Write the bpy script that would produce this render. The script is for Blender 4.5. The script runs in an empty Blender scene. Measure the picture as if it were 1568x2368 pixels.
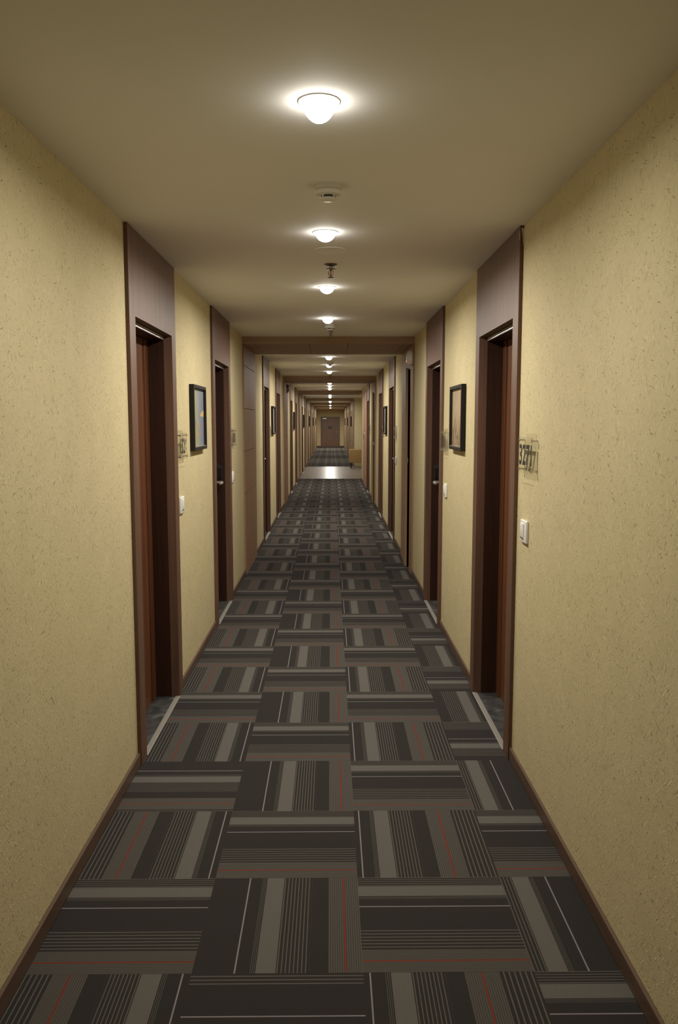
import bpy, bmesh, math, random
from mathutils import Vector, Matrix
random.seed(7)
scene = bpy.context.scene
COL = scene.collection

# ------------------------------------------------------------------ dimensions (metres)
XL, XR = -0.907, 0.862          # wall faces
ZC = 2.476                      # ceiling
END, REAR = 53.2, -2.0
MOD = 7.2                       # one bay of the corridor
LOB0, LOB1 = 23.16, 29.5        # polished tile strip of the lift lobby
OPEN0, OPEN1 = 22.85, 29.6      # opening in the right wall
ALC = 3.2                       # back of the alcove
CAM_Z = 1.606
PROUD = 0.017                   # how far door surrounds stand proud of the wall
DW, OW = 0.5375, 0.4275         # half widths of surround and opening

# ------------------------------------------------------------------ mesh builder
class MB:
    def __init__(s): s.bm = bmesh.new()
    def _merge(s, b, M=None):
        if M is not None: b.transform(M)
        me = bpy.data.meshes.new('t'); b.to_mesh(me); b.free()
        s.bm.from_mesh(me); bpy.data.meshes.remove(me)
    def box(s, x0, x1, y0, y1, z0, z1, bev=0.0, seg=2, M=None):
        b = bmesh.new(); bmesh.ops.create_cube(b, size=1)
        for v in b.verts:
            v.co = Vector(((x0+x1)/2+v.co.x*(x1-x0), (y0+y1)/2+v.co.y*(y1-y0), (z0+z1)/2+v.co.z*(z1-z0)))
        if bev > 0: bmesh.ops.bevel(b, geom=list(b.edges), offset=bev, segments=seg, affect='EDGES', profile=0.5)
        s._merge(b, M); return s
    def lathe(s, prof, n=32, M=None):
        """prof: list of (r, z) from top to bottom, revolved about z."""
        b = bmesh.new(); rings = []
        for r, z in prof:
            if r < 1e-6: rings.append([b.verts.new((0, 0, z))])
            else: rings.append([b.verts.new((r*math.cos(2*math.pi*i/n), r*math.sin(2*math.pi*i/n), z)) for i in range(n)])
        for A, B in zip(rings, rings[1:]):
            for i in range(n):
                j = (i+1) % n
                if len(A) == 1 and len(B) == 1: continue
                if len(A) == 1: b.faces.new((A[0], B[j], B[i]))
                elif len(B) == 1: b.faces.new((A[i], A[j], B[0]))
                else: b.faces.new((A[i], A[j], B[j], B[i]))
        bmesh.ops.recalc_face_normals(b, faces=b.faces)
        s._merge(b, M); return s
    def tube(s, pts, r, n=12):
        b = bmesh.new(); P = [Vector(p) for p in pts]; rings = []
        up = Vector((0, 0, 1))
        for i, p in enumerate(P):
            d = (P[min(i+1, len(P)-1)] - P[max(i-1, 0)]).normalized()
            a = d.cross(up) if abs(d.dot(up)) < .95 else d.cross(Vector((1, 0, 0)))
            a.normalize(); c = d.cross(a)
            rr = r[i] if isinstance(r, (list, tuple)) else r
            rings.append([b.verts.new(p + rr*(math.cos(2*math.pi*k/n)*a + math.sin(2*math.pi*k/n)*c)) for k in range(n)])
        for A, B in zip(rings, rings[1:]):
            for i in range(n):
                j = (i+1) % n; b.faces.new((A[i], A[j], B[j], B[i]))
        b.faces.new(rings[0]); b.faces.new(rings[-1])
        bmesh.ops.recalc_face_normals(b, faces=b.faces)
        s._merge(b); return s
    def extrude(s, poly, axis, a0, a1, M=None):
        """poly: outline in the two other axes (y,z for axis x); extruded a0..a1."""
        b = bmesh.new()
        def P(p, a):
            return {'x': (a, p[0], p[1]), 'y': (p[0], a, p[1]), 'z': (p[0], p[1], a)}[axis]
        A = [b.verts.new(P(p, a0)) for p in poly]; B = [b.verts.new(P(p, a1)) for p in poly]
        b.faces.new(A); b.faces.new(B)
        for i in range(len(poly)):
            j = (i+1) % len(poly); b.faces.new((A[i], A[j], B[j], B[i]))
        bmesh.ops.recalc_face_normals(b, faces=b.faces)
        s._merge(b, M); return s
    def mesh(s, name, mat, smooth=False):
        me = bpy.data.meshes.new(name); s.bm.to_mesh(me); s.bm.free()
        if mat: me.materials.append(mat)
        if smooth:
            for p in me.polygons: p.use_smooth = True
            try: me.set_sharp_from_angle(angle=math.radians(35))
            except Exception: pass
        return me

def ob(name, me, parent=None, loc=None, rotz=None):
    o = bpy.data.objects.new(name, me); COL.objects.link(o)
    if parent: o.parent = parent
    if loc: o.location = loc
    if rotz is not None: o.rotation_euler = (0, 0, rotz)
    return o
def tag(o, label=None, cat=None, group=None, kind=None):
    if label: o['label'] = label
    if cat: o['category'] = cat
    if group: o['group'] = group
    if kind: o['kind'] = kind
    return o
def empty(name, loc, rotz=0.0):
    o = ob(name, None, None, loc, rotz); o.empty_display_size = .1; return o

# ------------------------------------------------------------------ materials
def newmat(name):
    m = bpy.data.materials.new(name); m.use_nodes = True
    nt = m.node_tree; b = nt.nodes['Principled BSDF']
    return m, nt, b, nt.links
def N(nt, t, **k):
    n = nt.nodes.new(t)
    for a, v in k.items(): setattr(n, a, v)
    return n
def plain(name, col, rough=.5, metal=0., spec=.5, emit=None, estr=0.):
    m, nt, b, L = newmat(name)
    b.inputs['Base Color'].default_value = (*col, 1); b.inputs['Roughness'].default_value = rough
    b.inputs['Metallic'].default_value = metal; b.inputs['Specular IOR Level'].default_value = spec
    no = N(nt, 'ShaderNodeTexNoise'); no.inputs['Scale'].default_value = 60
    geo = N(nt, 'ShaderNodeNewGeometry'); L.new(geo.outputs['Position'], no.inputs['Vector'])
    mr = N(nt, 'ShaderNodeMapRange'); mr.inputs['To Min'].default_value = max(0, rough-.05); mr.inputs['To Max'].default_value = min(1, rough+.05)
    L.new(no.outputs['Fac'], mr.inputs['Value']); L.new(mr.outputs['Result'], b.inputs['Roughness'])
    if emit:
        b.inputs['Emission Color'].default_value = (*emit, 1); b.inputs['Emission Strength'].default_value = estr
    return m
def ramp(nt, stops, interp='LINEAR'):
    r = N(nt, 'ShaderNodeValToRGB'); cr = r.color_ramp; cr.interpolation = interp
    while len(cr.elements) > 1: cr.elements.remove(cr.elements[-1])
    cr.elements[0].position = stops[0][0]; cr.elements[0].color = (*stops[0][1], 1)
    for p, c in stops[1:]:
        e = cr.elements.new(p); e.color = (*c, 1)
    return r
def wood(name, c0, c1, rough=.38, spec=.5, scale=(26, 26, .9), bump=.04):
    m, nt, b, L = newmat(name)
    geo = N(nt, 'ShaderNodeNewGeometry'); mp = N(nt, 'ShaderNodeMapping'); mp.inputs['Scale'].default_value = scale
    L.new(geo.outputs['Position'], mp.inputs['Vector'])
    n1 = N(nt, 'ShaderNodeTexNoise'); n1.inputs['Scale'].default_value = 1; n1.inputs['Detail'].default_value = 5; n1.inputs['Distortion'].default_value = .6
    L.new(mp.outputs['Vector'], n1.inputs['Vector'])
    mp2 = N(nt, 'ShaderNodeMapping'); mp2.inputs['Scale'].default_value = tuple(9*s for s in scale)
    L.new(geo.outputs['Position'], mp2.inputs['Vector'])
    n2 = N(nt, 'ShaderNodeTexNoise'); n2.inputs['Scale'].default_value = 1; n2.inputs['Detail'].default_value = 3
    L.new(mp2.outputs['Vector'], n2.inputs['Vector'])
    mx = N(nt, 'ShaderNodeMath', operation='MULTIPLY_ADD'); mx.inputs[1].default_value = .35
    L.new(n2.outputs['Fac'], mx.inputs[0]); L.new(n1.outputs['Fac'], mx.inputs[2])
    r = ramp(nt, [(.40, c0), (.95, c1)])
    L.new(mx.outputs[0], r.inputs['Fac']); L.new(r.outputs['Color'], b.inputs['Base Color'])
    bp = N(nt, 'ShaderNodeBump'); bp.inputs['Strength'].default_value = bump; bp.inputs['Distance'].default_value = .002
    L.new(n2.outputs['Fac'], bp.inputs['Height']); L.new(bp.outputs['Normal'], b.inputs['Normal'])
    b.inputs['Roughness'].default_value = rough; b.inputs['Specular IOR Level'].default_value = spec
    return m

def wallpaper():
    m, nt, b, L = newmat('fibre wallpaper')
    geo = N(nt, 'ShaderNodeNewGeometry')
    def fibres(rot, scale, sharp, seed):
        mp = N(nt, 'ShaderNodeMapping'); mp.inputs['Rotation'].default_value = rot; mp.inputs['Location'].default_value = (seed, seed*1.7, seed*.6)
        L.new(geo.outputs['Position'], mp.inputs['Vector'])
        sc = N(nt, 'ShaderNodeMapping'); sc.inputs['Scale'].default_value = scale; L.new(mp.outputs['Vector'], sc.inputs['Vector'])
        n = N(nt, 'ShaderNodeTexNoise'); n.inputs['Scale'].default_value = 1; n.inputs['Detail'].default_value = 1.0; n.inputs['Distortion'].default_value = .5
        L.new(sc.outputs['Vector'], n.inputs['Vector'])
        mr = N(nt, 'ShaderNodeMapRange'); mr.inputs['From Min'].default_value = sharp; mr.inputs['From Max'].default_value = sharp+.10
        L.new(n.outputs['Fac'], mr.inputs['Value']); return mr.outputs['Result']
    R = math.radians
    f1 = fibres((R(28), 0, 0), (40, 190, 34), .615, 1.3)      # pale raised fibres
    f2 = fibres((R(-35), 0, 0), (40, 210, 38), .635, 7.9)
    f3 = fibres((R(-22), 0, 0), (40, 200, 42), .66, 13.1)   # dark flecks
    f4 = fibres((R(70), 0, 0), (40, 170, 40), .68, 21.7)
    add = N(nt, 'ShaderNodeMath', operation='MAXIMUM'); L.new(f1, add.inputs[0]); L.new(f2, add.inputs[1])
    drk = N(nt, 'ShaderNodeMath', operation='MAXIMUM'); L.new(f3, drk.inputs[0]); L.new(f4, drk.inputs[1])
    cloud = N(nt, 'ShaderNodeTexNoise'); cloud.inputs['Scale'].default_value = 7; cloud.inputs['Detail'].default_value = 4
    L.new(geo.outputs['Position'], cloud.inputs['Vector'])
    base = ramp(nt, [(.3, (.56, .475, .272)), (.7, (.60, .51, .30))]); L.new(cloud.outputs['Fac'], base.inputs['Fac'])
    m1 = N(nt, 'ShaderNodeMix', data_type='RGBA'); m1.inputs[7].default_value = (.72, .625, .37, 1)
    k1 = N(nt, 'ShaderNodeMath', operation='MULTIPLY'); k1.inputs[1].default_value = .9; L.new(add.outputs[0], k1.inputs[0])
    L.new(k1.outputs[0], m1.inputs[0]); L.new(base.outputs['Color'], m1.inputs[6])
    m2 = N(nt, 'ShaderNodeMix', data_type='RGBA'); m2.inputs[7].default_value = (.24, .18, .085, 1)
    k2 = N(nt, 'ShaderNodeMath', operation='MULTIPLY'); k2.inputs[1].default_value = .75; L.new(drk.outputs[0], k2.inputs[0])
    L.new(k2.outputs[0], m2.inputs[0]); L.new(m1.outputs[2], m2.inputs[6])
    L.new(m2.outputs[2], b.inputs['Base Color'])
    grain = N(nt, 'ShaderNodeTexNoise'); grain.inputs['Scale'].default_value = 130; grain.inputs['Detail'].default_value = 3
    L.new(geo.outputs['Position'], grain.inputs['Vector'])
    h = N(nt, 'ShaderNodeMath', operation='MULTIPLY_ADD'); h.inputs[1].default_value = .5
    L.new(grain.outputs['Fac'], h.inputs[0]); L.new(add.outputs[0], h.inputs[2])
    h2 = N(nt, 'ShaderNodeMath', operation='SUBTRACT'); L.new(h.outputs[0], h2.inputs[0]); L.new(drk.outputs[0], h2.inputs[1])
    bp = N(nt, 'ShaderNodeBump'); bp.inputs['Strength'].default_value = .5; bp.inputs['Distance'].default_value = .003
    L.new(h2.outputs[0], bp.inputs['Height']); L.new(bp.outputs['Normal'], b.inputs['Normal'])
    b.inputs['Roughness'].default_value = .75; b.inputs['Specular IOR Level'].default_value = .25
    return m

def carpet():
    m, nt, b, L = newmat('striped carpet tiles')
    uv = N(nt, 'ShaderNodeUVMap'); uv.uv_map = 'stripe'
    sp = N(nt, 'ShaderNodeSeparateXYZ'); L.new(uv.outputs['UV'], sp.inputs[0])
    dv = N(nt, 'ShaderNodeMath', operation='DIVIDE'); dv.inputs[1].default_value = 1.2; L.new(sp.outputs['X'], dv.inputs[0])
    fr = N(nt, 'ShaderNodeMath', operation='FRACT'); L.new(dv.outputs[0], fr.inputs[0])
    D = (.035, .0315, .0295); W = (.22, .20, .205); G = (.118, .110, .098); M_ = (.066, .059, .053); Rd = (.21, .035, .022)
    q = lambda v: v/1.2
    r = ramp(nt, [(0, D), (q(.243), W), (q(.2505), D), (q(.335), D), (q(.367), G), (q(.487), D), (q(.68), D), (q(.795), M_),
                  (q(.894), Rd), (q(.903), M_), (q(1.0), D)], 'CONSTANT')
    L.new(fr.outputs[0], r.inputs['Fac'])
    g = lambda v: (v, v, v)
    fq = ramp(nt, [(0, g(0)), (q(.335), g(.94)), (q(.367), g(0)), (q(.487), g(.42)), (q(.68), g(0)), (q(.795), g(.72)), (q(.893), g(0)), (q(.905), g(.72)),
                   (q(1.0), g(.31)), (q(1.195), g(0))], 'CONSTANT')
    L.new(fr.outputs[0], fq.inputs['Fac'])
    f100 = N(nt, 'ShaderNodeMath', operation='MULTIPLY'); f100.inputs[1].default_value = 100; L.new(fq.outputs['Color'], f100.inputs[0])
    s12 = N(nt, 'ShaderNodeMath', operation='MULTIPLY'); s12.inputs[1].default_value = 1.2; L.new(fr.outputs[0], s12.inputs[0])
    ph = N(nt, 'ShaderNodeMath', operation='MULTIPLY'); L.new(f100.outputs[0], ph.inputs[0]); L.new(s12.outputs[0], ph.inputs[1])
    pf = N(nt, 'ShaderNodeMath', operation='FRACT'); L.new(ph.outputs[0], pf.inputs[0])
    lt = N(nt, 'ShaderNodeMath', operation='GREATER_THAN'); lt.inputs[1].default_value = .72; L.new(pf.outputs[0], lt.inputs[0])
    on = N(nt, 'ShaderNodeMath', operation='MULTIPLY'); on.inputs[1].default_value = .85
    gt = N(nt, 'ShaderNodeMath', operation='GREATER_THAN'); gt.inputs[1].default_value = .01; L.new(fq.outputs['Color'], gt.inputs[0])
    mm = N(nt, 'ShaderNodeMath', operation='MULTIPLY'); L.new(lt.outputs[0], mm.inputs[0]); L.new(gt.outputs[0], mm.inputs[1]); L.new(mm.outputs[0], on.inputs[0])
    mx = N(nt, 'ShaderNodeMix', data_type='RGBA'); mx.inputs[7].default_value = (.115, .108, .092, 1)
    L.new(on.outputs[0], mx.inputs[0]); L.new(r.outputs['Color'], mx.inputs[6])
    geo = N(nt, 'ShaderNodeNewGeometry')
    fz = N(nt, 'ShaderNodeTexNoise'); fz.inputs['Scale'].default_value = 420; fz.inputs['Detail'].default_value = 2; L.new(geo.outputs['Position'], fz.inputs['Vector'])
    mr = N(nt, 'ShaderNodeMapRange'); mr.inputs['To Min'].default_value = .55; mr.inputs['To Max'].default_value = 1.45; L.new(fz.outputs['Fac'], mr.inputs['Value'])
    hs = N(nt, 'ShaderNodeVectorMath', operation='SCALE'); L.new(mx.outputs[2], hs.inputs[0]); L.new(mr.outputs['Result'], hs.inputs['Scale'])
    L.new(hs.outputs[0], b.inputs['Base Color'])
    bp = N(nt, 'ShaderNodeBump'); bp.inputs['Strength'].default_value = .5; bp.inputs['Distance'].default_value = .002
    L.new(fz.outputs['Fac'], bp.inputs['Height']); L.new(bp.outputs['Normal'], b.inputs['Normal'])
    b.inputs['Roughness'].default_value = 1.0; b.inputs['Specular IOR Level'].default_value = .03
    return m

def paint_mat(name, stops, scale, streak, seed):
    """loose brushwork: a colour ramp over the canvas, broken up by streaky noise."""
    m, nt, b, L = newmat(name)
    uv = N(nt, 'ShaderNodeUVMap'); uv.uv_map = 'canvas'
    mp = N(nt, 'ShaderNodeMapping'); mp.inputs['Scale'].default_value = scale; mp.inputs['Location'].default_value = (seed, seed, 0)
    L.new(uv.outputs['UV'], mp.inputs['Vector'])
    n = N(nt, 'ShaderNodeTexNoise'); n.inputs['Scale'].default_value = 1; n.inputs['Detail'].default_value = 6; n.inputs['Distortion'].default_value = 1.2
    L.new(mp.outputs['Vector'], n.inputs['Vector'])
    sp = N(nt, 'ShaderNodeSeparateXYZ'); L.new(uv.outputs['UV'], sp.inputs[0])
    a = N(nt, 'ShaderNodeMath', operation='MULTIPLY_ADD'); a.inputs[1].default_value = streak[0]; a.inputs[2].default_value = streak[2]; L.new(sp.outputs['X'], a.inputs[0])
    c = N(nt, 'ShaderNodeMath', operation='MULTIPLY_ADD'); c.inputs[1].default_value = streak[1]; L.new(sp.outputs['Y'], c.inputs[0]); L.new(a.outputs[0], c.inputs[2])
    d = N(nt, 'ShaderNodeMath', operation='MULTIPLY_ADD'); d.inputs[1].default_value = streak[3]; L.new(n.outputs['Fac'], d.inputs[0]); L.new(c.outputs[0], d.inputs[2])
    r = ramp(nt, stops); L.new(d.outputs[0], r.inputs['Fac']); L.new(r.outputs['Color'], b.inputs['Base Color'])
    b.inputs['Roughness'].default_value = .35
    return m

MAT_WALL = wallpaper()
MAT_CARPET = carpet()
def ceil_mat():
    m, nt, b, L = newmat('painted ceiling')
    geo = N(nt, 'ShaderNodeNewGeometry'); n = N(nt, 'ShaderNodeTexNoise'); n.inputs['Scale'].default_value = 2.2; n.inputs['Detail'].default_value = 4
    L.new(geo.outputs['Position'], n.inputs['Vector'])
    r = ramp(nt, [(.3, (.83, .82, .79)), (.7, (.86, .85, .82))]); L.new(n.outputs['Fac'], r.inputs['Fac']); L.new(r.outputs['Color'], b.inputs['Base Color'])
    b.inputs['Roughness'].default_value = .8; b.inputs['Specular IOR Level'].default_value = .15
    return m
MAT_CEIL = ceil_mat()
def tile_mat():
    m, nt, b, L = newmat('polished floor tiles')
    geo = N(nt, 'ShaderNodeNewGeometry'); br = N(nt, 'ShaderNodeTexBrick'); br.offset = 0
    br.inputs['Scale'].default_value = 1; br.inputs['Brick Width'].default_value = .6; br.inputs['Row Height'].default_value = .6; br.inputs['Mortar Size'].default_value = .004
    br.inputs['Color1'].default_value = (.16, .138, .12, 1); br.inputs['Color2'].default_value = (.175, .152, .132, 1); br.inputs['Mortar'].default_value = (.12, .10, .088, 1)
    L.new(geo.outputs['Position'], br.inputs['Vector']); L.new(br.outputs['Color'], b.inputs['Base Color'])
    b.inputs['Roughness'].default_value = .28
    return m
MAT_TILE = tile_mat()
def stone_mat():
    m, nt, b, L = newmat('dark slate threshold')
    geo = N(nt, 'ShaderNodeNewGeometry'); n = N(nt, 'ShaderNodeTexNoise'); n.inputs['Scale'].default_value = 9; n.inputs['Detail'].default_value = 8; n.inputs['Distortion'].default_value = 1.5
    L.new(geo.outputs['Position'], n.inputs['Vector'])
    r = ramp(nt, [(.35, (.035, .036, .036)), (.62, (.075, .075, .072)), (.72, (.17, .17, .165))]); L.new(n.outputs['Fac'], r.inputs['Fac']); L.new(r.outputs['Color'], b.inputs['Base Color'])
    b.inputs['Roughness'].default_value = .35
    return m
MAT_STONE = stone_mat()
WOOD_CASE = wood('walnut veneer surround', (.092, .045, .027), (.165, .088, .056), .48, .42)
WOOD_LEAF = wood('mahogany door leaf', (.095, .034, .014), (.175, .066, .028), .36, .5)
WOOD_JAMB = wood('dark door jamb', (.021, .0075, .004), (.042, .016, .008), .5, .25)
WOOD_PIER = wood('light walnut panelling', (.26, .145, .082), (.36, .215, .13), .6, .3)
WOOD_BEAM = wood('walnut beam cladding', (.31, .205, .14), (.43, .295, .21), .6, .3, scale=(1.2, 24, 24))
WOOD_BASE = wood('brown baseboard', (.085, .048, .030), (.135, .082, .055), .4, .5, scale=(24, .9, 24))
WOOD_RED = wood('reddish cupboard door', (.26, .135, .085), (.34, .19, .12), .55, .35)
WOOD_EDGE = plain('raw blockboard edge', (.34, .22, .10), .6)
WOOD_END = wood('end door veneer', (.14, .072, .044), (.20, .108, .068), .45, .45)
CHROME = plain('satin chrome', (.55, .53, .49), .3, .55)
DULL = plain('dull metal strip', (.29, .27, .235), .5, .3)
STEEL = plain('brushed steel', (.62, .61, .58), .25, 1.0)
ALU = plain('aluminium strip', (.62, .60, .56), .32, .8)
BRASSY = plain('worn metal trim', (.40, .36, .30), .35, .7)
BLACK = plain('black plastic', (.012, .013, .014), .3)
FRAME = plain('black picture frame', (.014, .011, .009), .6, spec=.25)
WHITE = plain('white plastic', (.80, .79, .76), .4)
OFFW = plain('grey white plastic', (.62, .59, .53), .45)
DARKSLOT = plain('dark slot', (.06, .055, .05), .6)
REDGLASS = plain('red glass bulb', (.75, .05, .02), .15)
BRONZE_AND_SHADE = plain('bronzed metal and sounder shade', (.22, .18, .15), .35, .7)
LED = plain('red indicator', (.8, .1, .02), .3, emit=(1, .15, .03), estr=2.5)
DIGIT = plain('black digits', (.02, .02, .022), .4)
FABRIC = plain('tan upholstery', (.30, .19, .075), .8, spec=.2)
FABRIC2 = plain('tan piping', (.42, .28, .12), .8, spec=.2)
DARKLEG = plain('dark stained leg', (.02, .012, .008), .4)
VOID = plain('dark shaft lining and seam shade', (.010, .009, .009), .9, spec=.1)
SIGN = plain('black sign plate', (.02, .02, .02), .4)
PLASTER = plain('bare plaster', (.62, .55, .45), .8)
def acrylic():
    m, nt, b, L = newmat('clear acrylic')
    b.inputs['Base Color'].default_value = (.93, .93, .90, 1); b.inputs['Roughness'].default_value = .08
    tr = N(nt, 'ShaderNodeBsdfTransparent'); tr.inputs['Color'].default_value = (.975, .975, .965, 1)
    gl = N(nt, 'ShaderNodeBsdfGlossy'); gl.inputs['Roughness'].default_value = .12; gl.inputs['Color'].default_value = (.8, .8, .8, 1)
    fr = N(nt, 'ShaderNodeFresnel'); fr.inputs['IOR'].default_value = 1.12
    mx = N(nt, 'ShaderNodeMixShader'); bk = N(nt, 'ShaderNodeNewGeometry'); iv = N(nt, 'ShaderNodeMath', operation='SUBTRACT'); iv.inputs[0].default_value = 1; L.new(bk.outputs['Backfacing'], iv.inputs[1])
    ff = N(nt, 'ShaderNodeMath', operation='MULTIPLY'); L.new(fr.outputs[0], ff.inputs[0]); L.new(iv.outputs[0], ff.inputs[1])
    L.new(ff.outputs[0], mx.inputs[0]); L.new(tr.outputs[0], mx.inputs[1]); L.new(gl.outputs[0], mx.inputs[2])
    L.new(mx.outputs[0], nt.nodes['Material Output'].inputs['Surface'])
    return m
ACRYL = acrylic()
LAMP_COL = (1.0, .955, .865)
LAMP_STR = 30.0; LAMP_W = 23.0
def lamp_mat():
    m, nt, b, L = newmat('lit opal diffuser')
    e = N(nt, 'ShaderNodeEmission'); e.inputs['Color'].default_value = (*LAMP_COL, 1); e.inputs['Strength'].default_value = LAMP_STR
    L.new(e.outputs[0], nt.nodes['Material Output'].inputs['Surface'])
    return m
LAMP = lamp_mat()

# ------------------------------------------------------------------ where things stand along the corridor
doorsL = [(4.215, -1)] + [(6.775, 1)] + [(c + MOD*k, 1) for k in range(1, 7) for c in (4.215, 6.775)]
doorsR = [(4.265, -1), (6.775, 1), (4.24+MOD, 1), (6.775+MOD, 1), (4.24+2*MOD, 1)] + [(c + MOD*k, 1) for k in range(4, 7) for c in (4.24, 6.775)]
piers = [(8.47+MOD*k, 9.75+MOD*k) for k in range(7)]
SHAFT = [(8.74, 9.60, 8.95), (8.74+MOD, 9.60+MOD, 8.95+MOD)]     # access doors standing ajar in the right piers
CUP = (19.45, 21.25)

# ------------------------------------------------------------------ setting: walls, floor, ceiling
def wall_mesh(name, x0, x1, spans):
    mb = MB()
    for a, b in spans: mb.box(x0, x1, a, b, 0, ZC)
    return tag(ob(name, mb.mesh(name, MAT_WALL)), kind='structure')
def spans(lo, hi, gaps):
    out, a = [], lo
    for g0, g1 in sorted(gaps):
        if g1 <= lo or g0 >= hi: continue
        if g0 > a: out.append((a, g0))
        a = max(a, g1)
    if a < hi: out.append((a, hi))
    return out
gapL = [(c-DW, c+DW) for c, _ in doorsL]
gapR = [(c-DW, c+DW) for c, _ in doorsR] + [(a, b) for a, b, _ in SHAFT]
spL = spans(REAR, END, gapL)
spR = spans(REAR, OPEN0, gapR) + spans(OPEN1, END, gapR)
wl = wall_mesh('wall_left', XL-.2, XL, spL)
tag(wl, 'long left corridor wall in yellow beige fibre wallpaper', 'wall')
mbR = MB()
for a, b in spR: mbR.box(XR, XR+.2, a, b, 0, ZC)
for a, b, _ in SHAFT: mbR.box(XR, XR+.2, a, b, 2.17, ZC)
tag(ob('wall_right', mbR.mesh('wall_right', MAT_WALL)), 'long right corridor wall in yellow beige fibre wallpaper', 'wall', kind='structure')
tag(ob('wall_end', MB().box(XL-.2, XR+.2, END, END+.2, 0, ZC).mesh('wall_end', MAT_WALL)), 'short yellow beige wall closing the far end of the corridor', 'wall', kind='structure')
tag(ob('wall_rear', MB().box(XL-.2, XR+.2, REAR-.2, REAR, 0, ZC).mesh('wall_rear', MAT_WALL)), 'wall closing the corridor behind the viewer', 'wall', kind='structure')
mb = MB(); mb.box(XR+.2, ALC, OPEN1, OPEN1+.2, 0, ZC); mb.box(XR+.2, ALC, OPEN0-.2, OPEN0, 0, ZC); mb.box(ALC, ALC+.2, OPEN0-.2, OPEN1+.2, 0, ZC)
tag(ob('wall_alcove', mb.mesh('wall_alcove', MAT_WALL)), 'yellow beige wall of the side alcove behind the tan armchair', 'wall', kind='structure')
tag(ob('ceiling', MB().box(XL-.2, ALC+.2, REAR-.2, END+.2, ZC, ZC+.1).mesh('ceiling', MAT_CEIL)), 'smooth painted ceiling along the whole corridor', 'ceiling', kind='structure')

# carpet tiles: quarter-turned squares; the stripe coordinate of each tile is its uv
TW, CX0, RY0 = .503, -.913, 2.222
def carpet_floor(name, ylo, yhi, label):
    me = bpy.data.meshes.new(name); V, F, UV = [], [], []
    r0, r1 = math.floor((ylo-RY0)/.5), math.ceil((yhi-RY0)/.5)
    for r in range(r0, r1):
        for c in range(-1, 5):
            x0, y0 = CX0+c*TW, RY0+r*.5
            xa, xb = max(x0, XL-.12), min(x0+TW, XR+.16); ya, yb = max(y0, ylo), min(y0+.5, yhi)
            if xb <= xa or yb <= ya: continue
            def st(x, y):
                tx, ty = (x-x0)/TW, (y0+.5-y)/.5         # left to right, far to near
                if (c+r) % 2:                             # stripes run along the corridor
                    s = {1: tx, 2: tx+.208, 0: 1.2-tx}.get(c, (.572 if r < 4 else .79)-tx); v = ty
                else:
                    if c == 1 and r == -1: s = ty-.10
                    elif c == 0 and r == 2: s = ty+.04
                    elif c == 3 and r >= 3: s = ty-.22
                    else: s = .595-ty
                    v = tx
                return (s, v)
            i = len(V); P = [(xa, ya), (xb, ya), (xb, yb), (xa, yb)]
            V += [(x, y, 0.0) for x, y in P]; F.append((i, i+1, i+2, i+3)); UV += [st(x, y) for x, y in P]
    me.from_pydata(V, [], F); u = me.uv_layers.new(name='stripe')
    for k, q in enumerate(UV): u.data[k].uv = q
    me.materials.append(MAT_CARPET)
    return tag(ob(name, me), label, 'carpet', kind='structure')
carpet_floor('floor', REAR, LOB0, 'charcoal striped carpet tiles laid in quarter turns, near stretch')
carpet_floor('floor_far', LOB1, END, 'charcoal striped carpet beyond the shiny tiled strip')
mb = MB(); mb.box(XL-.12, XR+.2, LOB0, LOB1, -.05, 0); mb.box(XR+.2, ALC, OPEN0, OPEN1, -.05, 0)
tag(ob('floor_lobby', mb.mesh('floor_lobby', MAT_TILE)), 'shiny beige tiled floor strip crossing the corridor', 'floor', kind='structure')

# baseboards
def baseboard(name, x0, x1, sp, label):
    mb = MB()
    for a, b in sp: mb.box(x0, x1, a+.0005, b-.0005, 0, .065, .004, 1)
    return tag(ob(name, mb.mesh(name, WOOD_BASE)), label, 'baseboard', kind='structure')
pg = [(a-.001, b+.001) for a, b in piers]
baseboard('baseboard_left', XL, XL+.013, spans(REAR, END, gapL+pg), 'brown wooden baseboard along the left wall')
baseboard('baseboard_right', XR-.012, XR, spans(REAR, OPEN0, gapR+pg+[(CUP[0]-.01, CUP[1]+.01)]) + spans(OPEN1, END, gapR+pg), 'brown wooden baseboard along the right wall')
mb = MB(); mb.box(XL+.013, -.66, END-.012, END, 0, .065, .003, 1); mb.box(.59, XR-.012, END-.012, END, 0, .065, .003, 1)
tag(ob('baseboard_end', mb.mesh('baseboard_end', WOOD_BASE)), 'dark baseboard on the end wall beside the end door', 'baseboard', kind='structure')

# ------------------------------------------------------------------ room doors (local x = out of the wall, local y = along it)
def outline(mb, lx0, lx1, half, inner, ztop, zin, bev=.0025):
    mb.box(lx0, lx1, -half, -inner, 0, zin, bev, 1); mb.box(lx0, lx1, inner, half, 0, zin, bev, 1)
    mb.box(lx0, lx1, -half, half, zin, ztop, 0)
    return mb
def surround_mesh():
    # one continuous U: jamb stiles and the tall head panel cut from one outline
    poly = [(-DW, 0), (-OW, 0), (-OW, 2.085), (OW, 2.085), (OW, 0), (DW, 0), (DW, ZC-.001), (-DW, ZC-.001)]
    mb = MB(); mb.extrude(poly, 'x', -.03, PROUD)
    return mb.mesh('surround', WOOD_CASE)
JW = .4155
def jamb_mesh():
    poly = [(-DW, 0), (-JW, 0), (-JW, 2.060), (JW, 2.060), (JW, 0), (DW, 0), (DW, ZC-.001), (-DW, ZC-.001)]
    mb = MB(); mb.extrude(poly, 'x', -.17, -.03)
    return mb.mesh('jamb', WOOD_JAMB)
def stop_mesh(sgn):
    return MB().box(-.125, -.117, min(sgn*.338, sgn*JW), max(sgn*.338, sgn*JW), .005, 2.06, .002, 1).mesh('door_stop', WOOD_LEAF)
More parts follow.
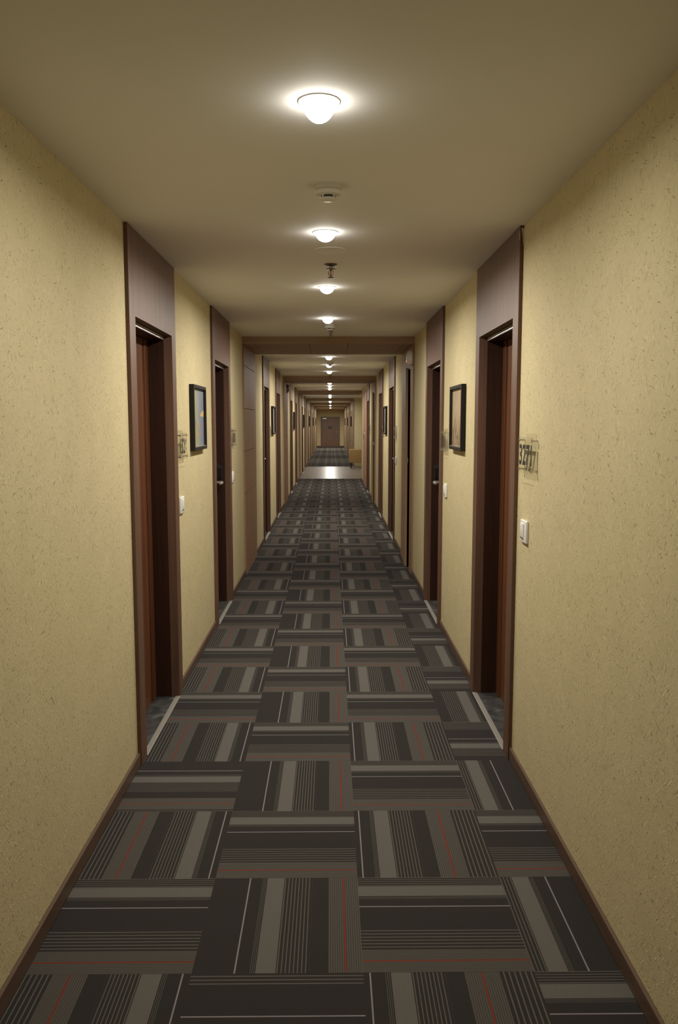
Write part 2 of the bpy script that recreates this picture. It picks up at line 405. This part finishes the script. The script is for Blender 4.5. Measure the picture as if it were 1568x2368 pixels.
def leaf_mesh():
    mb = MB(); mb.box(-.165, -.125, -JW, JW, .006, 2.06); return mb.mesh('door_leaf', WOOD_LEAF)
def lock_mesh(h):
    y = .315*h; poly = []
    for i in range(17):
        a = math.pi*i/16; poly.append((y+.034*math.cos(a), 1.212+.036*math.sin(a)))
    poly += [(y-.030, 1.12), (y-.012, 1.098), (y+.012, 1.098), (y+.030, 1.12)]
    mb = MB(); mb.extrude(poly, 'x', -.125, -.072)
    poly2 = [(y+(p[0]-y)*.8, 1.17+(p[1]-1.17)*.85) for p in poly]
    mb.extrude(poly2, 'x', -.072, -.045)
    return mb.mesh('lock', BLACK)
def handle_mesh(h):
    y = .315*h
    mb = MB(); mb.lathe([(0, 0), (.026, 0), (.026, .008), (.012, .012), (.0, .012)], 24, Matrix.Translation((-.125, y, 1.082)) @ Matrix.Rotation(math.pi/2, 4, 'Y'))
    mb.tube([(-.12, y, 1.082), (-.058, y, 1.082), (-.044, y-.006*h, 1.082), (-.040, y-.03*h, 1.082), (-.040, y-.125*h, 1.080), (-.044, y-.135*h, 1.079)], [.013, .013, .013, .013, .012, .009], 14)
    return mb.mesh('handle', CHROME, True)
def head_strip_mesh():
    return MB().box(-.03, -.0265, -JW, JW, 2.062, 2.081, .0008, 1).mesh('head_strip', ALU)
def thresh_mesh():
    mb = MB(); mb.box(-.125, -.03, -JW, JW, 0, .005); mb.box(-.03, -.008, -OW, OW, 0, .005); return mb.mesh('threshold', MAT_STONE)
def strip_mesh():
    return MB().box(-.008, PROUD+.004, -OW, OW, 0, .007, .0025, 2).mesh('floor_strip', DULL)
DM = dict(surround=surround_mesh(), jamb=jamb_mesh(), leaf=leaf_mesh(), sp=stop_mesh(1), sn=stop_mesh(-1), head=head_strip_mesh(), thr=thresh_mesh(), strip=strip_mesh(),
          lock={1: lock_mesh(1), -1: lock_mesh(-1)}, handle={1: handle_mesh(1), -1: handle_mesh(-1)})
ORD = ['first', 'second', 'third', 'fourth', 'fifth', 'sixth', 'seventh', 'eighth', 'ninth', 'tenth', 'eleventh', 'twelfth', 'thirteenth', 'fourteenth', 'fifteenth', 'sixteenth', 'seventeenth', 'eighteenth', 'nineteenth', 'twentieth', 'twenty-first', 'twenty-second', 'twenty-third', 'twenty-fourth']
dcount = [0]
def room_door(side, i, c, hand):
    dcount[0] += 1
    e = empty('door_%d' % dcount[0], (XL if side == 'left' else XR, c, 0), 0 if side == 'left' else math.pi)
    h = hand if side == 'left' else -hand
    tag(e, 'dark brown recessed room door with tall veneer head panel, %s along the %s wall from the viewer' % (ORD[i], side), 'door', 'recessed room doors on the %s wall' % side, 'structure')
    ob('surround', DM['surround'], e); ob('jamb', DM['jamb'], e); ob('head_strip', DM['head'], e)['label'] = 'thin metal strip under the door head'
    lf = ob('door_leaf', DM['leaf'], e)
    ob('door_stop', DM['sp'], lf); ob('door_stop', DM['sn'], lf)
    lk = ob('lock', DM['lock'][h], lf); lk['label'] = 'black rounded lock case'; lk.location = (0, .055*h if i == 0 else .012*h, 0)
    hn = ob('handle', DM['handle'][h], lf); hn['label'] = 'polished steel lever handle'
    hn.location = (0, .055*h if i == 0 else .012*h, 0)
    ob('threshold', DM['thr'], e)['label'] = 'dark stone floor of the recess'
    ob('floor_strip', DM['strip'], e)['label'] = 'metal strip between carpet and recess'
    return e
DL = [room_door('left', i, c, h) for i, (c, h) in enumerate(doorsL)]
DR = [room_door('right', i, c, h) for i, (c, h) in enumerate(doorsR)]
# torn veneer at the top near corner of the first right surround
mb = MB()
mb.extrude([(-.006, 2.462), (-.012, 2.43), (-.010, 2.395), (.002, 2.39), (.006, 2.43), (.012, 2.465)], 'y', DW, DW+.0012)
mb.extrude([(.535, 2.455), (.535, 2.415), (.529, 2.412), (.526, 2.44)], 'x', PROUD, PROUD+.0012)
ob('paint_chip', mb.mesh('paint_chip', PLASTER), DR[0])['label'] = 'pale patch of torn veneer at the top corner'

# ------------------------------------------------------------------ timber portals: two piers and a beam
PT = .015
SEAMS = [0, .425, .865, 1.305, 1.745, 2.187, 2.400]
def pier_panel(x0, x1, y0, y1):
    mb = MB()
    for a, b in zip(SEAMS, SEAMS[1:]): mb.box(x0, x1, y0, y1, a+(.003 if a else 0), b-.003)
    xb0, xb1 = (x0, x0+.006) if x0 < 0 else (x1-.006, x1)
    mb.box(xb0, xb1, y0+.002, y1-.002, 0, 2.4)
    return mb
for k, (a, b) in enumerate(piers):
    e = empty('trim_%d' % (k+1), (0, (a+b)/2, 0)); cy = (a+b)/2; A, B = a-cy, b-cy
    tag(e, '%s walnut clad portal of beam and wall piers spanning the corridor' % ORD[k], 'portal', 'walnut portals across the corridor', 'structure')
    ob('pier_panel', pier_panel(XL, XL+PT, A, B).mesh('pier_panel', WOOD_PIER), e)
    if k < len(SHAFT):
        s0, s1 = SHAFT[k][0]-cy, SHAFT[k][1]-cy
        mb = MB(); mb.box(XR-PT, XR, A, s0, 0, 2.17)
        for q0, q1 in zip(SEAMS, SEAMS[1:]): mb.box(XR-PT, XR, s1, B, q0, min(q1, 2.17)-.003 if q0 < 2.17 else q1)
        mb.box(XR-PT, XR, A, s1, 2.1705, 2.4)
        ob('pier_panel', mb.mesh('pier_panel', WOOD_PIER), e)
    elif k != 2:
        ob('pier_panel', pier_panel(XR-PT, XR, A, B).mesh('pier_panel', WOOD_PIER), e)
    mb = MB(); xs = [XL, -.775, -.225, .18, .75, XR]
    for p, q in zip(xs, xs[1:]): mb.box(p+(.002 if p > XL else 0), q-(.002 if q < XR else 0), A, B, 2.400, 2.408)
    mb.box(XL, XR, A, B, 2.408, ZC-.0005)
    mb.bm.faces.ensure_lookup_table(); nf = len(mb.bm.faces)
    for p in xs[1:-1]: mb.box(p-.0022, p+.0022, A+.003, B-.003, 2.4012, 2.4075)  # near-black strips paint the shade inside the soffit seams
    mb.bm.faces.ensure_lookup_table()
    for f in mb.bm.faces[nf:]: f.material_index = 1
    bme = mb.mesh('beam', WOOD_BEAM); bme.materials.append(VOID)
    ob('beam', bme, e)

# access doors standing ajar in the right piers, and the dark shafts behind them
def shaft_door(k, s0, s1, edge):
    dcount[0] += 1
    e = empty('door_%d' % dcount[0], (XR, s1, 0))
    tag(e, ['narrow wood panelled access door ajar in the right pier with the white sounder above', 'narrow wood panelled access door ajar in the second right pier'][k], 'door', 'access doors in the right piers', 'structure')
    w = s1-edge; ang = math.radians(2.3)
    M = Matrix.Rotation(-ang, 4, 'Z')
    mb = MB()
    for q0, q1 in zip(SEAMS[:-1], SEAMS[1:]):
        mb.box(-PT-.002, .008, -w, -.002, max(q0, .006)+.0015, min(q1, 2.168)-.0015, M=M)
    lf = ob('door_leaf', mb.mesh('door_leaf', WOOD_PIER), e)
    ob('door_edge', MB().box(-PT-.002, .008, -w-.003, -w, .006, 2.166, M=M).mesh('door_edge', WOOD_EDGE), lf)['label'] = 'pale raw wood edge of the open door'
    ob('latch', MB().box(-.004, .016, -w-.006, -w-.003, 1.155, 1.215, .001, 1, M=M).mesh('latch', STEEL), lf)
    d = s0-s1
    mb = MB()
    for bx in ((.0, .7, d-.02, d), (.0, .7, 0, .02), (.7, .72, d-.02, .02)):
        mb.box(bx[0]+.2 if bx[0] < .5 else bx[0], bx[1], bx[2], bx[3], 0, ZC)
    mb.box(.012, .7, d, 0, -.01, .001); mb.box(.2, .7, d, 0, 2.2, 2.22)
    ob('shaft_lining', mb.mesh('shaft_lining', VOID), e)['label'] = 'dark inside of the shaft'
    mb = MB(); mb.box(.001, .2, d, d+.004, .001, 2.17); mb.box(.001, .2, -.004, -.0005, .001, 2.17); mb.box(.001, .2, d+.004, -.004, 2.164, 2.17)
    ob('door_reveal', mb.mesh('door_reveal', VOID), e)
for k, (a, b, c) in enumerate(SHAFT): shaft_door(k, a, b, c)

# pale cupboard doors on the right wall before the lobby
dcount[0] += 1
e = empty('door_%d' % dcount[0], (XR, sum(CUP)/2, 0))
tag(e, 'tall reddish wood cupboard double door flush on the right wall before the lobby', 'door', None, 'structure')
hw = (CUP[1]-CUP[0])/2
for s in (-1, 1):
    lf = ob('door_leaf', MB().box(-.018, 0, min(s*.002, s*hw), max(s*.002, s*hw), .03, 2.36, .002, 1).mesh('door_leaf', WOOD_RED), e)
    mb = MB(); mb.tube([(-.018, s*.10, 1.33), (-.05, s*.10, 1.33), (-.05, s*.10, 1.19), (-.018, s*.10, 1.19)], .006, 10)
    ob('handle', mb.mesh('handle', STEEL, True), lf)

# ------------------------------------------------------------------ end door
dcount[0] += 1
e = empty('door_%d' % dcount[0], (-.035, END, 0))
tag(e, 'brown wooden door with small black sign at the far end of the corridor', 'door', None, 'structure')
hw, ht = .615, 1.945
mb = MB(); mb.extrude([(-hw, 0), (-hw+.06, 0), (-hw+.06, ht-.05), (hw-.06, ht-.05), (hw-.06, 0), (hw, 0), (hw, ht), (-hw, ht)], 'y', -.03, 0)
ob('door_frame', mb.mesh('door_frame', WOOD_BASE), e)
lf = ob('door_leaf', MB().box(-hw+.06, hw-.06, -.02, -.001, .006, ht-.05).mesh('door_leaf', WOOD_END), e)
ob('sign_plate', MB().box(-.135, .125, -.028, -.02, 1.155, 1.35, .004, 1).mesh('sign_plate', SIGN), lf)['label'] = 'small black sign plate'
mb = MB(); mb.lathe([(0, 0), (.028, 0), (.028, .01), (0, .01)], 20, Matrix.Translation((.505, -.02, .955)) @ Matrix.Rotation(math.pi/2, 4, 'X'))
mb.tube([(.505, -.02, .955), (.505, -.075, .955), (.48, -.08, .953), (.36, -.08, .945)], .013, 10)
ob('handle', mb.mesh('handle', STEEL, True), lf)
mb = MB(); mb.box(-.50, -.24, -.07, -.02, 1.81, 1.86, .006, 2); mb.tube([(-.26, -.06, 1.865), (-.06, -.14, 1.868), (-.20, -.05, 1.875)], .007, 8)
ob('door_closer', mb.mesh('door_closer', STEEL), lf)

# ------------------------------------------------------------------ ceiling fittings
def lights():
    ringm = MB().lathe([(.060, 0), (.060, -.0015), (.057, -.003), (.0475, -.003), (.0465, -.002), (.0465, 0)], 40).mesh('bezel', WHITE, True)
    prof = [(.0465, -.001)] + [(.0455*math.cos(a), -.003-.040*math.sin(a)) for a in [math.radians(d) for d in range(0, 90, 9)]] + [(0, -.043)]
    difm = MB().lathe(prof, 40).mesh('diffuser', LAMP, True)
    la = bpy.data.lights.new('lamp', 'AREA'); la.shape = 'DISK'; la.size = .07; la.energy = LAMP_W; la.color = LAMP_COL; la.spread = math.radians(175)
    la0 = la.copy(); la0.energy = LAMP_W*.52; la9 = la.copy(); la9.energy = LAMP_W*2.0
    ys = [(2.33, -.031)] + [(y+MOD*k, -.024) for k in range(7) for y in (3.87, 5.40, 7.0)]
    for i, (y, x) in enumerate(ys):
        e = empty('ceiling_light', (x, y, ZC))
        lab = ['large glaring round downlight nearest the viewer', 'lit round downlight just beyond the first smoke detector', 'lit round downlight just beyond the red sprinkler bulb',
               'lit round downlight before the first wooden beam']
        tag(e, lab[i] if i < 4 else 'small lit round downlight, %s along the ceiling from the viewer' % ORD[i], 'light', 'round downlights along the ceiling')
        if i == 0: e.scale = (.97, .97, 1.3)  # dome stretched downwards to imitate the glow around the nearest lamp
        ob('bezel', ringm, e); ob('diffuser', difm, e)
        o = ob('lamp', la0 if i == 0 else (la9 if i >= 19 else la), e, (0, 0, -.0445))
lights()

def smoke_meshes():
    base = MB().lathe([(.053, 0), (.053, -.006), (.049, -.011), (.047, -.0175), (.044, -.021), (0, -.021)], 40).mesh('base', OFFW, True)
    head = MB().lathe([(.030, -.021), (.050, -.022), (.052, -.027), (.046, -.034), (.032, -.037), (.0, -.037)], 40).mesh('sensor_head', WHITE, True)
    slot = MB().lathe([(.026, -.037), (.0265, -.046), (.0, -.046)], 32).mesh('sensor_slots', DARKSLOT, True)
    cap = MB().lathe([(.024, -.0455), (.030, -.046), (.029, -.051), (.021, -.055), (0, -.056)], 36)
    for k in range(4):
        a = math.pi/4+math.pi/2*k; cap.box(-.003, .003, .024, .030, -.046, -.036, M=Matrix.Rotation(a, 4, 'Z'))
    return base, head, slot, cap.mesh('cap', WHITE, True)
SM = smoke_meshes()
for lab, x, y in (('white round smoke detector between the two nearest downlights', -.008, 3.125), ('white smoke detector just before the first wooden beam', -.010, 7.42),
                  ('small white smoke detector in the bay behind the first beam', -.008, 12.05)):
    e = empty('smoke_detector', (x, y, ZC)); tag(e, lab, 'smoke detector', 'smoke detectors on the ceiling')
    ob('base', SM[0], e); hd = ob('sensor_head', SM[1], e); ob('sensor_slots', SM[2], hd); ob('cap', SM[3], hd)
def sprinkler_meshes():
    plate = MB().lathe([(.036, 0), (.036, -.003), (.020, -.010), (.016, -.012), (0, -.012)], 32).mesh('escutcheon', BRONZE_AND_SHADE, True)
    body = MB().lathe([(.010, -.010), (.010, -.022), (.016, -.023), (.026, -.024), (.026, -.027), (.012, -.028), (.008, -.034), (0, -.034)], 6).mesh('body', BRONZE_AND_SHADE)
    arms = MB()
    for s in (-1, 1): arms.tube([(s*.008, 0, -.032), (s*.0135, 0, -.044), (s*.011, 0, -.057), (s*.002, 0, -.066)], .0022, 8)
    arms.lathe([(0, -.064), (.004, -.064), (.005, -.070), (.017, -.071), (.017, -.0728), (0, -.073)], 20)
    bulb = MB().tube([(0, 0, -.033), (0, 0, -.038), (0, 0, -.056), (0, 0, -.063)], [.0015, .0036, .0036, .0015], 10)
    return plate, body, arms.mesh('frame_arms', BRONZE_AND_SHADE, True), bulb.mesh('glass_bulb', REDGLASS, True)
SPM = sprinkler_meshes()
for lab, x, y in (('pendent fire sprinkler with red bulb between second and third downlights', .001, 4.63), ('pendent sprinkler with red bulb just before the first beam', .001, 7.72),
                  ('tiny sprinkler hanging in front of the second beam', -.006, 15.45)):
    e = empty('fire_sprinkler', (x, y, ZC)); tag(e, lab, 'sprinkler', 'pendent sprinklers along the ceiling')
    ob('escutcheon', SPM[0], e); bd = ob('body', SPM[1], e); ob('frame_arms', SPM[2], bd); ob('glass_bulb', SPM[3], bd)['label'] = 'red glass bulb'
spk = ob('ceiling_speaker', MB().lathe([(.088, 0), (.088, -.0015), (.084, -.0028), (.080, -.0015), (0, -.0012)], 48).mesh('ceiling_speaker', MAT_CEIL, True), loc=(-.003, 4.27, ZC))
tag(spk, 'faint round flush cover in the ceiling just beyond the second downlight', 'ceiling cover')

# ------------------------------------------------------------------ pictures
def canvas_mesh(w, h, mat):
    me = bpy.data.meshes.new('canvas')
    me.from_pydata([(0, -w/2, -h/2), (0, w/2, -h/2), (0, w/2, h/2), (0, -w/2, h/2)], [], [(0, 1, 2, 3)])
    u = me.uv_layers.new(name='canvas')
    for k, q in enumerate(((0, 0), (1, 0), (1, 1), (0, 1))): u.data[k].uv = q
    me.materials.append(mat); return me
PW, PH, PD, BAR = .515, .428, .032, .022
fb = MB()
fb.box(0, PD, -PW/2, -PW/2+BAR, -PH/2, PH/2, .0015, 1); fb.box(0, PD, PW/2-BAR, PW/2, -PH/2, PH/2, .0015, 1)
fb.box(0, PD, -PW/2+BAR, PW/2-BAR, PH/2-BAR, PH/2, .0015, 1); fb.box(0, PD, -PW/2+BAR, PW/2-BAR, -PH/2, -PH/2+BAR, .0015, 1)
fb.box(0, .012, -PW/2+BAR, PW/2-BAR, -PH/2+BAR, PH/2-BAR)
FRM = fb.mesh('frame', FRAME)
lipm = MB().box(.012, PD-.003, -PW/2+BAR, PW/2-BAR, -PH/2+BAR, -PH/2+BAR+.004).mesh('inner_lip', BRASSY)
P_BLUE = paint_mat('blue grey canvas', [(0, (.40, .36, .14)), (.36, (.33, .33, .17)), (.50, (.28, .31, .27)), (.62, (.23, .255, .30)), (.85, (.20, .225, .31)), (1, (.26, .265, .30))], (3, 2, 1), (.85, .12, -.12, .35), 3)
P_SEPIA = paint_mat('sepia town canvas', [(0, (.10, .065, .038)), (.3, (.22, .145, .085)), (.45, (.36, .27, .16)), (.65, (.46, .37, .25)), (.85, (.34, .24, .15)), (1, (.36, .33, .26))], (14, 4, 1), (.05, .55, -.42, 1.35), 5)
P_GREY = paint_mat('grey abstract canvas', [(0, (.12, .11, .10)), (.4, (.28, .27, .25)), (.6, (.42, .41, .36)), (1, (.30, .29, .28))], (2, 5, 1), (.3, .3, -.1, .7), 9)
P_DARK = paint_mat('dark umber canvas', [(0, (.05, .035, .03)), (.5, (.12, .085, .06)), (1, (.22, .16, .11))], (4, 4, 1), (.3, .2, -.1, .8), 12)
CAN = {k: canvas_mesh(PW-2*BAR, PH-2*BAR, m) for k, m in dict(b=P_BLUE, s=P_SEPIA, g=P_GREY, d=P_DARK).items()}
ORANGE = plain('orange paint', (.50, .26, .10), .5); OCHRE = plain('ochre paint', (.55, .38, .16), .5); BLUEP = plain('blue paint', (.16, .18, .34), .5)
def picture(side, y, kind, label):
    e = empty('framed_picture', (XL if side == 'left' else XR, y, 1.634), 0 if side == 'left' else math.pi)
    tag(e, label, 'picture', 'black framed pictures on the walls')
    ob('frame', FRM, e); ob('inner_lip', lipm, e); c = ob('canvas', CAN[kind], e); c.location = (.0135, 0, 0)
    return e, c
pe, pc = picture('left', 5.522, 'b', 'black framed blue grey picture with orange daubs on the left wall')
mb = MB(); mb.extrude([(.232, .055), (.232, .008), (.09, .010), (.075, .020), (.13, .035)], 'x', .0002, .0008)
ob('paint_shape', mb.mesh('paint_shape', OCHRE), pc)['label'] = 'ochre wedge'
mb = MB(); mb.extrude([(.01, -.015), (.03, -.02), (.04, -.06), (.015, -.085), (-.01, -.05)], 'x', .0002, .0008); mb.extrude([(-.01, -.085), (.02, -.10), (.03, -.125), (-.03, -.12)], 'x', .0002, .0008)
ob('paint_shape', mb.mesh('paint_shape', ORANGE), pc)['label'] = 'orange daubs'
ob('paint_shape', MB().extrude([(-.14, -.02), (-.10, -.015), (-.11, -.06), (-.15, -.05)], 'x', .0002, .0008).mesh('paint_shape', BLUEP), pc)['label'] = 'small blue daub'
picture('right', 5.47, 's', 'black framed sepia picture of hazy tan streaks on the right wall')
for k in range(1, 7):
    picture('left', 5.51+MOD*k, 'gddgdd'[k-1], 'black framed dim picture on the left wall, %s from the viewer' % ORD[k])
for k in (1, 4, 5, 6):
    picture('right', 5.51+MOD*k, 'gddd'[(1, 4, 5, 6).index(k)], 'black framed dim picture on the right wall, %s from the viewer' % ORD[{1: 1, 4: 2, 5: 3, 6: 4}[k]])

# ------------------------------------------------------------------ room number plates and switches
def text_mesh(body, width, height, mat):
    cu = bpy.data.curves.new('t', 'FONT'); cu.body = body; cu.size = 1; cu.extrude = .0; cu.offset = .028; cu.align_x = 'LEFT'
    t = bpy.data.objects.new('t', cu); COL.objects.link(t); bpy.context.view_layer.update()
    dg = bpy.context.evaluated_depsgraph_get(); me = bpy.data.meshes.new_from_object(t.evaluated_get(dg))
    bpy.data.objects.remove(t); bpy.data.curves.remove(cu)
    xs = [v.co.x for v in me.vertices]; ys = [v.co.y for v in me.vertices]
    for v in me.vertices:
        v.co = Vector((0, ((v.co.x-min(xs))/(max(xs)-min(xs))-.5)*width, ((v.co.y-min(ys))/(max(ys)-min(ys))-.5)*height))
    me.materials.clear(); me.materials.append(mat); me.name = 'digits'
    return me
def marks_mesh():
    mb = MB()
    for k in range(4):
        y = -.084+.056*k
        for dy, z0, z1 in ((-.014, -.040, .044), (.012, -.046, .038)):
            mb.box(0, .0006, y+dy-.006, y+dy+.006, z0, z1)
        mb.box(0, .0006, y-.014, y+.012, -.046+.02*(k % 2), -.034+.02*(k % 2))
    return mb.mesh('digits', DIGIT)
FP = MB().box(.020, .0235, -.130, .130, -.078, .078, .001, 1).mesh('front_plate', ACRYL)
BP = MB().box(-.001, .0025, -.082, .110, -.105, .092, .001, 1).mesh('back_plate', ACRYL)
PIN = MB().lathe([(0, 0), (.0042, 0), (.0042, .0235), (.0075, .0236), (.0075, .0275), (0, .028)], 14, Matrix.Rotation(math.pi/2, 4, 'Y')).mesh('pin', STEEL, True)
LIP = MB().box(0, .018, -.075, .075, -.128, -.124, .0005, 1).mesh('card_ledge', ACRYL)
MARK = marks_mesh()
def number_plate(side, y, label, digits=None):
    e = empty('room_number_plate', (XL if side == 'left' else XR, y, 1.464), 0 if side == 'left' else math.pi)
    tag(e, label, 'room number sign', 'clear acrylic room number plates')
    ob('back_plate', BP, e); fp = ob('front_plate', FP, e); [ob('pin', PIN, e, (0, py, pz)) for py in (-.112, .112) for pz in (-.064, .064)]; ob('card_ledge', LIP, e)
    d = ob('digits', digits or MARK, fp); d.location = (.0242, 0, 0)
    return e
plL = {0: ('clear acrylic plate reading 1326 beside the first left door', text_mesh('1326', .215, .092, DIGIT)), 1: ('clear acrylic plate just beyond the second left door', None), 2: ('tiny acrylic plate beyond the third left door', None)}
plR = {0: ('clear acrylic plate reading 3271 on the right wall before the first right door', text_mesh('3271', .222, .092, DIGIT)), 1: ('clear acrylic plate next to the sepia picture on the right wall', None),
       2: ('small acrylic plate before the third right door', None), 3: ('tiny acrylic plate before the fourth right door', None), 4: ('tiny acrylic plate before the fifth right door', None)}
for i, (lab, t) in plL.items(): number_plate('left', doorsL[i][0]+DW+.142, lab, t)
for i, (lab, t) in plR.items(): number_plate('right', doorsR[i][0]-DW-(.228 if i == 0 else .16), lab, t)

sw_plate = MB().box(0, .012, -.055, .055, -.050, .050, .0045, 3).mesh('switch_plate', WHITE, True)
sw_rock = MB().box(.011, .017, -.034, .020, -.032, .036, .002, 2, M=Matrix.Rotation(math.radians(2.5), 4, 'Y')).mesh('rocker', WHITE, True)
sw_slot = MB().box(.0165, .0175, -.028, .012, -.030, -.026).mesh('indicator', DARKSLOT)
def switch(side, y, z, label):
    e = empty('bell_switch', (XL if side == 'left' else XR, y, z), 0 if side == 'left' else math.pi)
    tag(e, label, 'switch', 'white bell switches beside the doors')
    ob('switch_plate', sw_plate, e); r = ob('rocker', sw_rock, e); ob('indicator', sw_slot, r)
switch('right', 3.56, 1.125, 'white wall switch below the 3271 plate on the right wall')
switch('left', 4.905, 1.108, 'white wall switch below the 1326 plate on the left wall')
switch('right', 6.05, 1.098, 'white wall switch below the sepia picture beside the second right door')
switch('right', 10.70, 1.098, 'small white wall switch before the third right door')
switch('left', 7.46, 1.105, 'white wall switch peeping out past the second left door')

# ------------------------------------------------------------------ fire sounders high on two piers
snd = MB().lathe([(0, .0), (.085, 0), (.085, .012), (.080, .030), (.062, .046), (.03, .054), (0, .056)], 40, Matrix.Rotation(math.pi/2, 4, 'Y')).mesh('housing', WHITE, True)
sbase = MB().lathe([(0, -.002), (.09, -.002), (.09, .006), (0, .006)], 40, Matrix.Rotation(math.pi/2, 4, 'Y')).mesh('back_plate', OFFW, True)
sled = MB().lathe([(.010, 0), (.010, .005), (.006, .009), (0, .010)], 14, Matrix.Translation((.043, .048, -.035)) @ Matrix.Rotation(math.pi/2, 4, 'Y')).mesh('indicator_lamp', LED, True)
e = empty('fire_sounder', (XR-PT-.002, 8.60, 2.275), math.pi); tag(e, 'white round fire sounder with red lamp above the ajar right access door', 'alarm', 'fire sounders')
ob('back_plate', sbase, e); h = ob('housing', snd, e); s = ob('indicator_lamp', sled, h); s['label'] = 'glowing red lamp'; s.location = (0, -.096, 0)
snd_shaded = snd.copy(); snd_shaded.materials.clear(); snd_shaded.materials.append(BRONZE_AND_SHADE)  # same sounder, housing coloured dark to stand for the shadow on it
e = empty('fire_sounder', (XL+PT+.002, 16.62, 2.28), 0); tag(e, 'round fire sounder coloured dark for shadow, high on the second left pier', 'alarm', 'fire sounders')
ob('back_plate', sbase, e); ob('housing', snd_shaded, e)

# ------------------------------------------------------------------ armchair in the lobby, side on, facing across the corridor
e = empty('armchair', (1.06, 28.62, 0)); tag(e, 'tan upholstered box armchair on dark legs at the edge of the lobby', 'armchair')
ob('seat', MB().box(-.38, .22, -.25, .25, .19, .42, .03, 3).mesh('seat', FABRIC, True), e)
for s in (-1, 1):
    ob('arm', MB().box(-.41, .40, s*.31-.06, s*.31+.06, .19, .655, .018, 3).mesh('arm', FABRIC, True), e)
ob('backrest', MB().box(.22, .40, -.25, .25, .19, .80, .03, 3).mesh('backrest', FABRIC, True), e)
ob('cushion', MB().box(-.37, .21, -.24, .24, .42, .53, .035, 4).mesh('cushion', FABRIC2, True), e)
for sx in (-.35, .34):
    for sy in (-.31, .31):
        mb = MB(); mb.extrude([(sx-.028, sy-.028), (sx+.028, sy-.028), (sx+.028, sy+.028), (sx-.028, sy+.028)], 'z', 0, .19)
        for v in mb.bm.verts:
            if v.co.z < .01: v.co.x = sx+(v.co.x-sx)*.6; v.co.y = sy+(v.co.y-sy)*.6
        ob('leg', mb.mesh('leg', DARKLEG), e)

# ------------------------------------------------------------------ camera, world, colour
p = math.atan((1184-976)/1880.); yaw = math.atan((784-765)/1880.*math.cos(p))
fw = Vector((math.sin(yaw)*math.cos(p), math.cos(yaw)*math.cos(p), -math.sin(p)))
rt = Vector((math.cos(yaw), -math.sin(yaw), 0)); up = rt.cross(fw)
cam = bpy.data.cameras.new('camera'); co = bpy.data.objects.new('camera', cam); COL.objects.link(co)
M = Matrix((rt, up, -fw)).transposed().to_4x4(); M.translation = (0, 0, CAM_Z); co.matrix_world = M
cam.sensor_fit = 'VERTICAL'; cam.sensor_height = 36; cam.sensor_width = 24; cam.lens = 1880/2368*36; cam.clip_start = .05; cam.clip_end = 200
scene.camera = co
w = bpy.data.worlds.new('world'); scene.world = w; w.use_nodes = True
w.node_tree.nodes['Background'].inputs['Color'].default_value = (.8, .75, .6, 1); w.node_tree.nodes['Background'].inputs['Strength'].default_value = .0
scene.view_settings.view_transform = 'Standard'; scene.view_settings.look = 'None'; scene.view_settings.exposure = 0; scene.view_settings.gamma = 1
cy = scene.cycles; cy.max_bounces = 10; cy.diffuse_bounces = 7; cy.glossy_bounces = 4; cy.transparent_max_bounces = 16; cy.sample_clamp_indirect = 4
cy.use_denoising = True; cy.use_light_tree = True
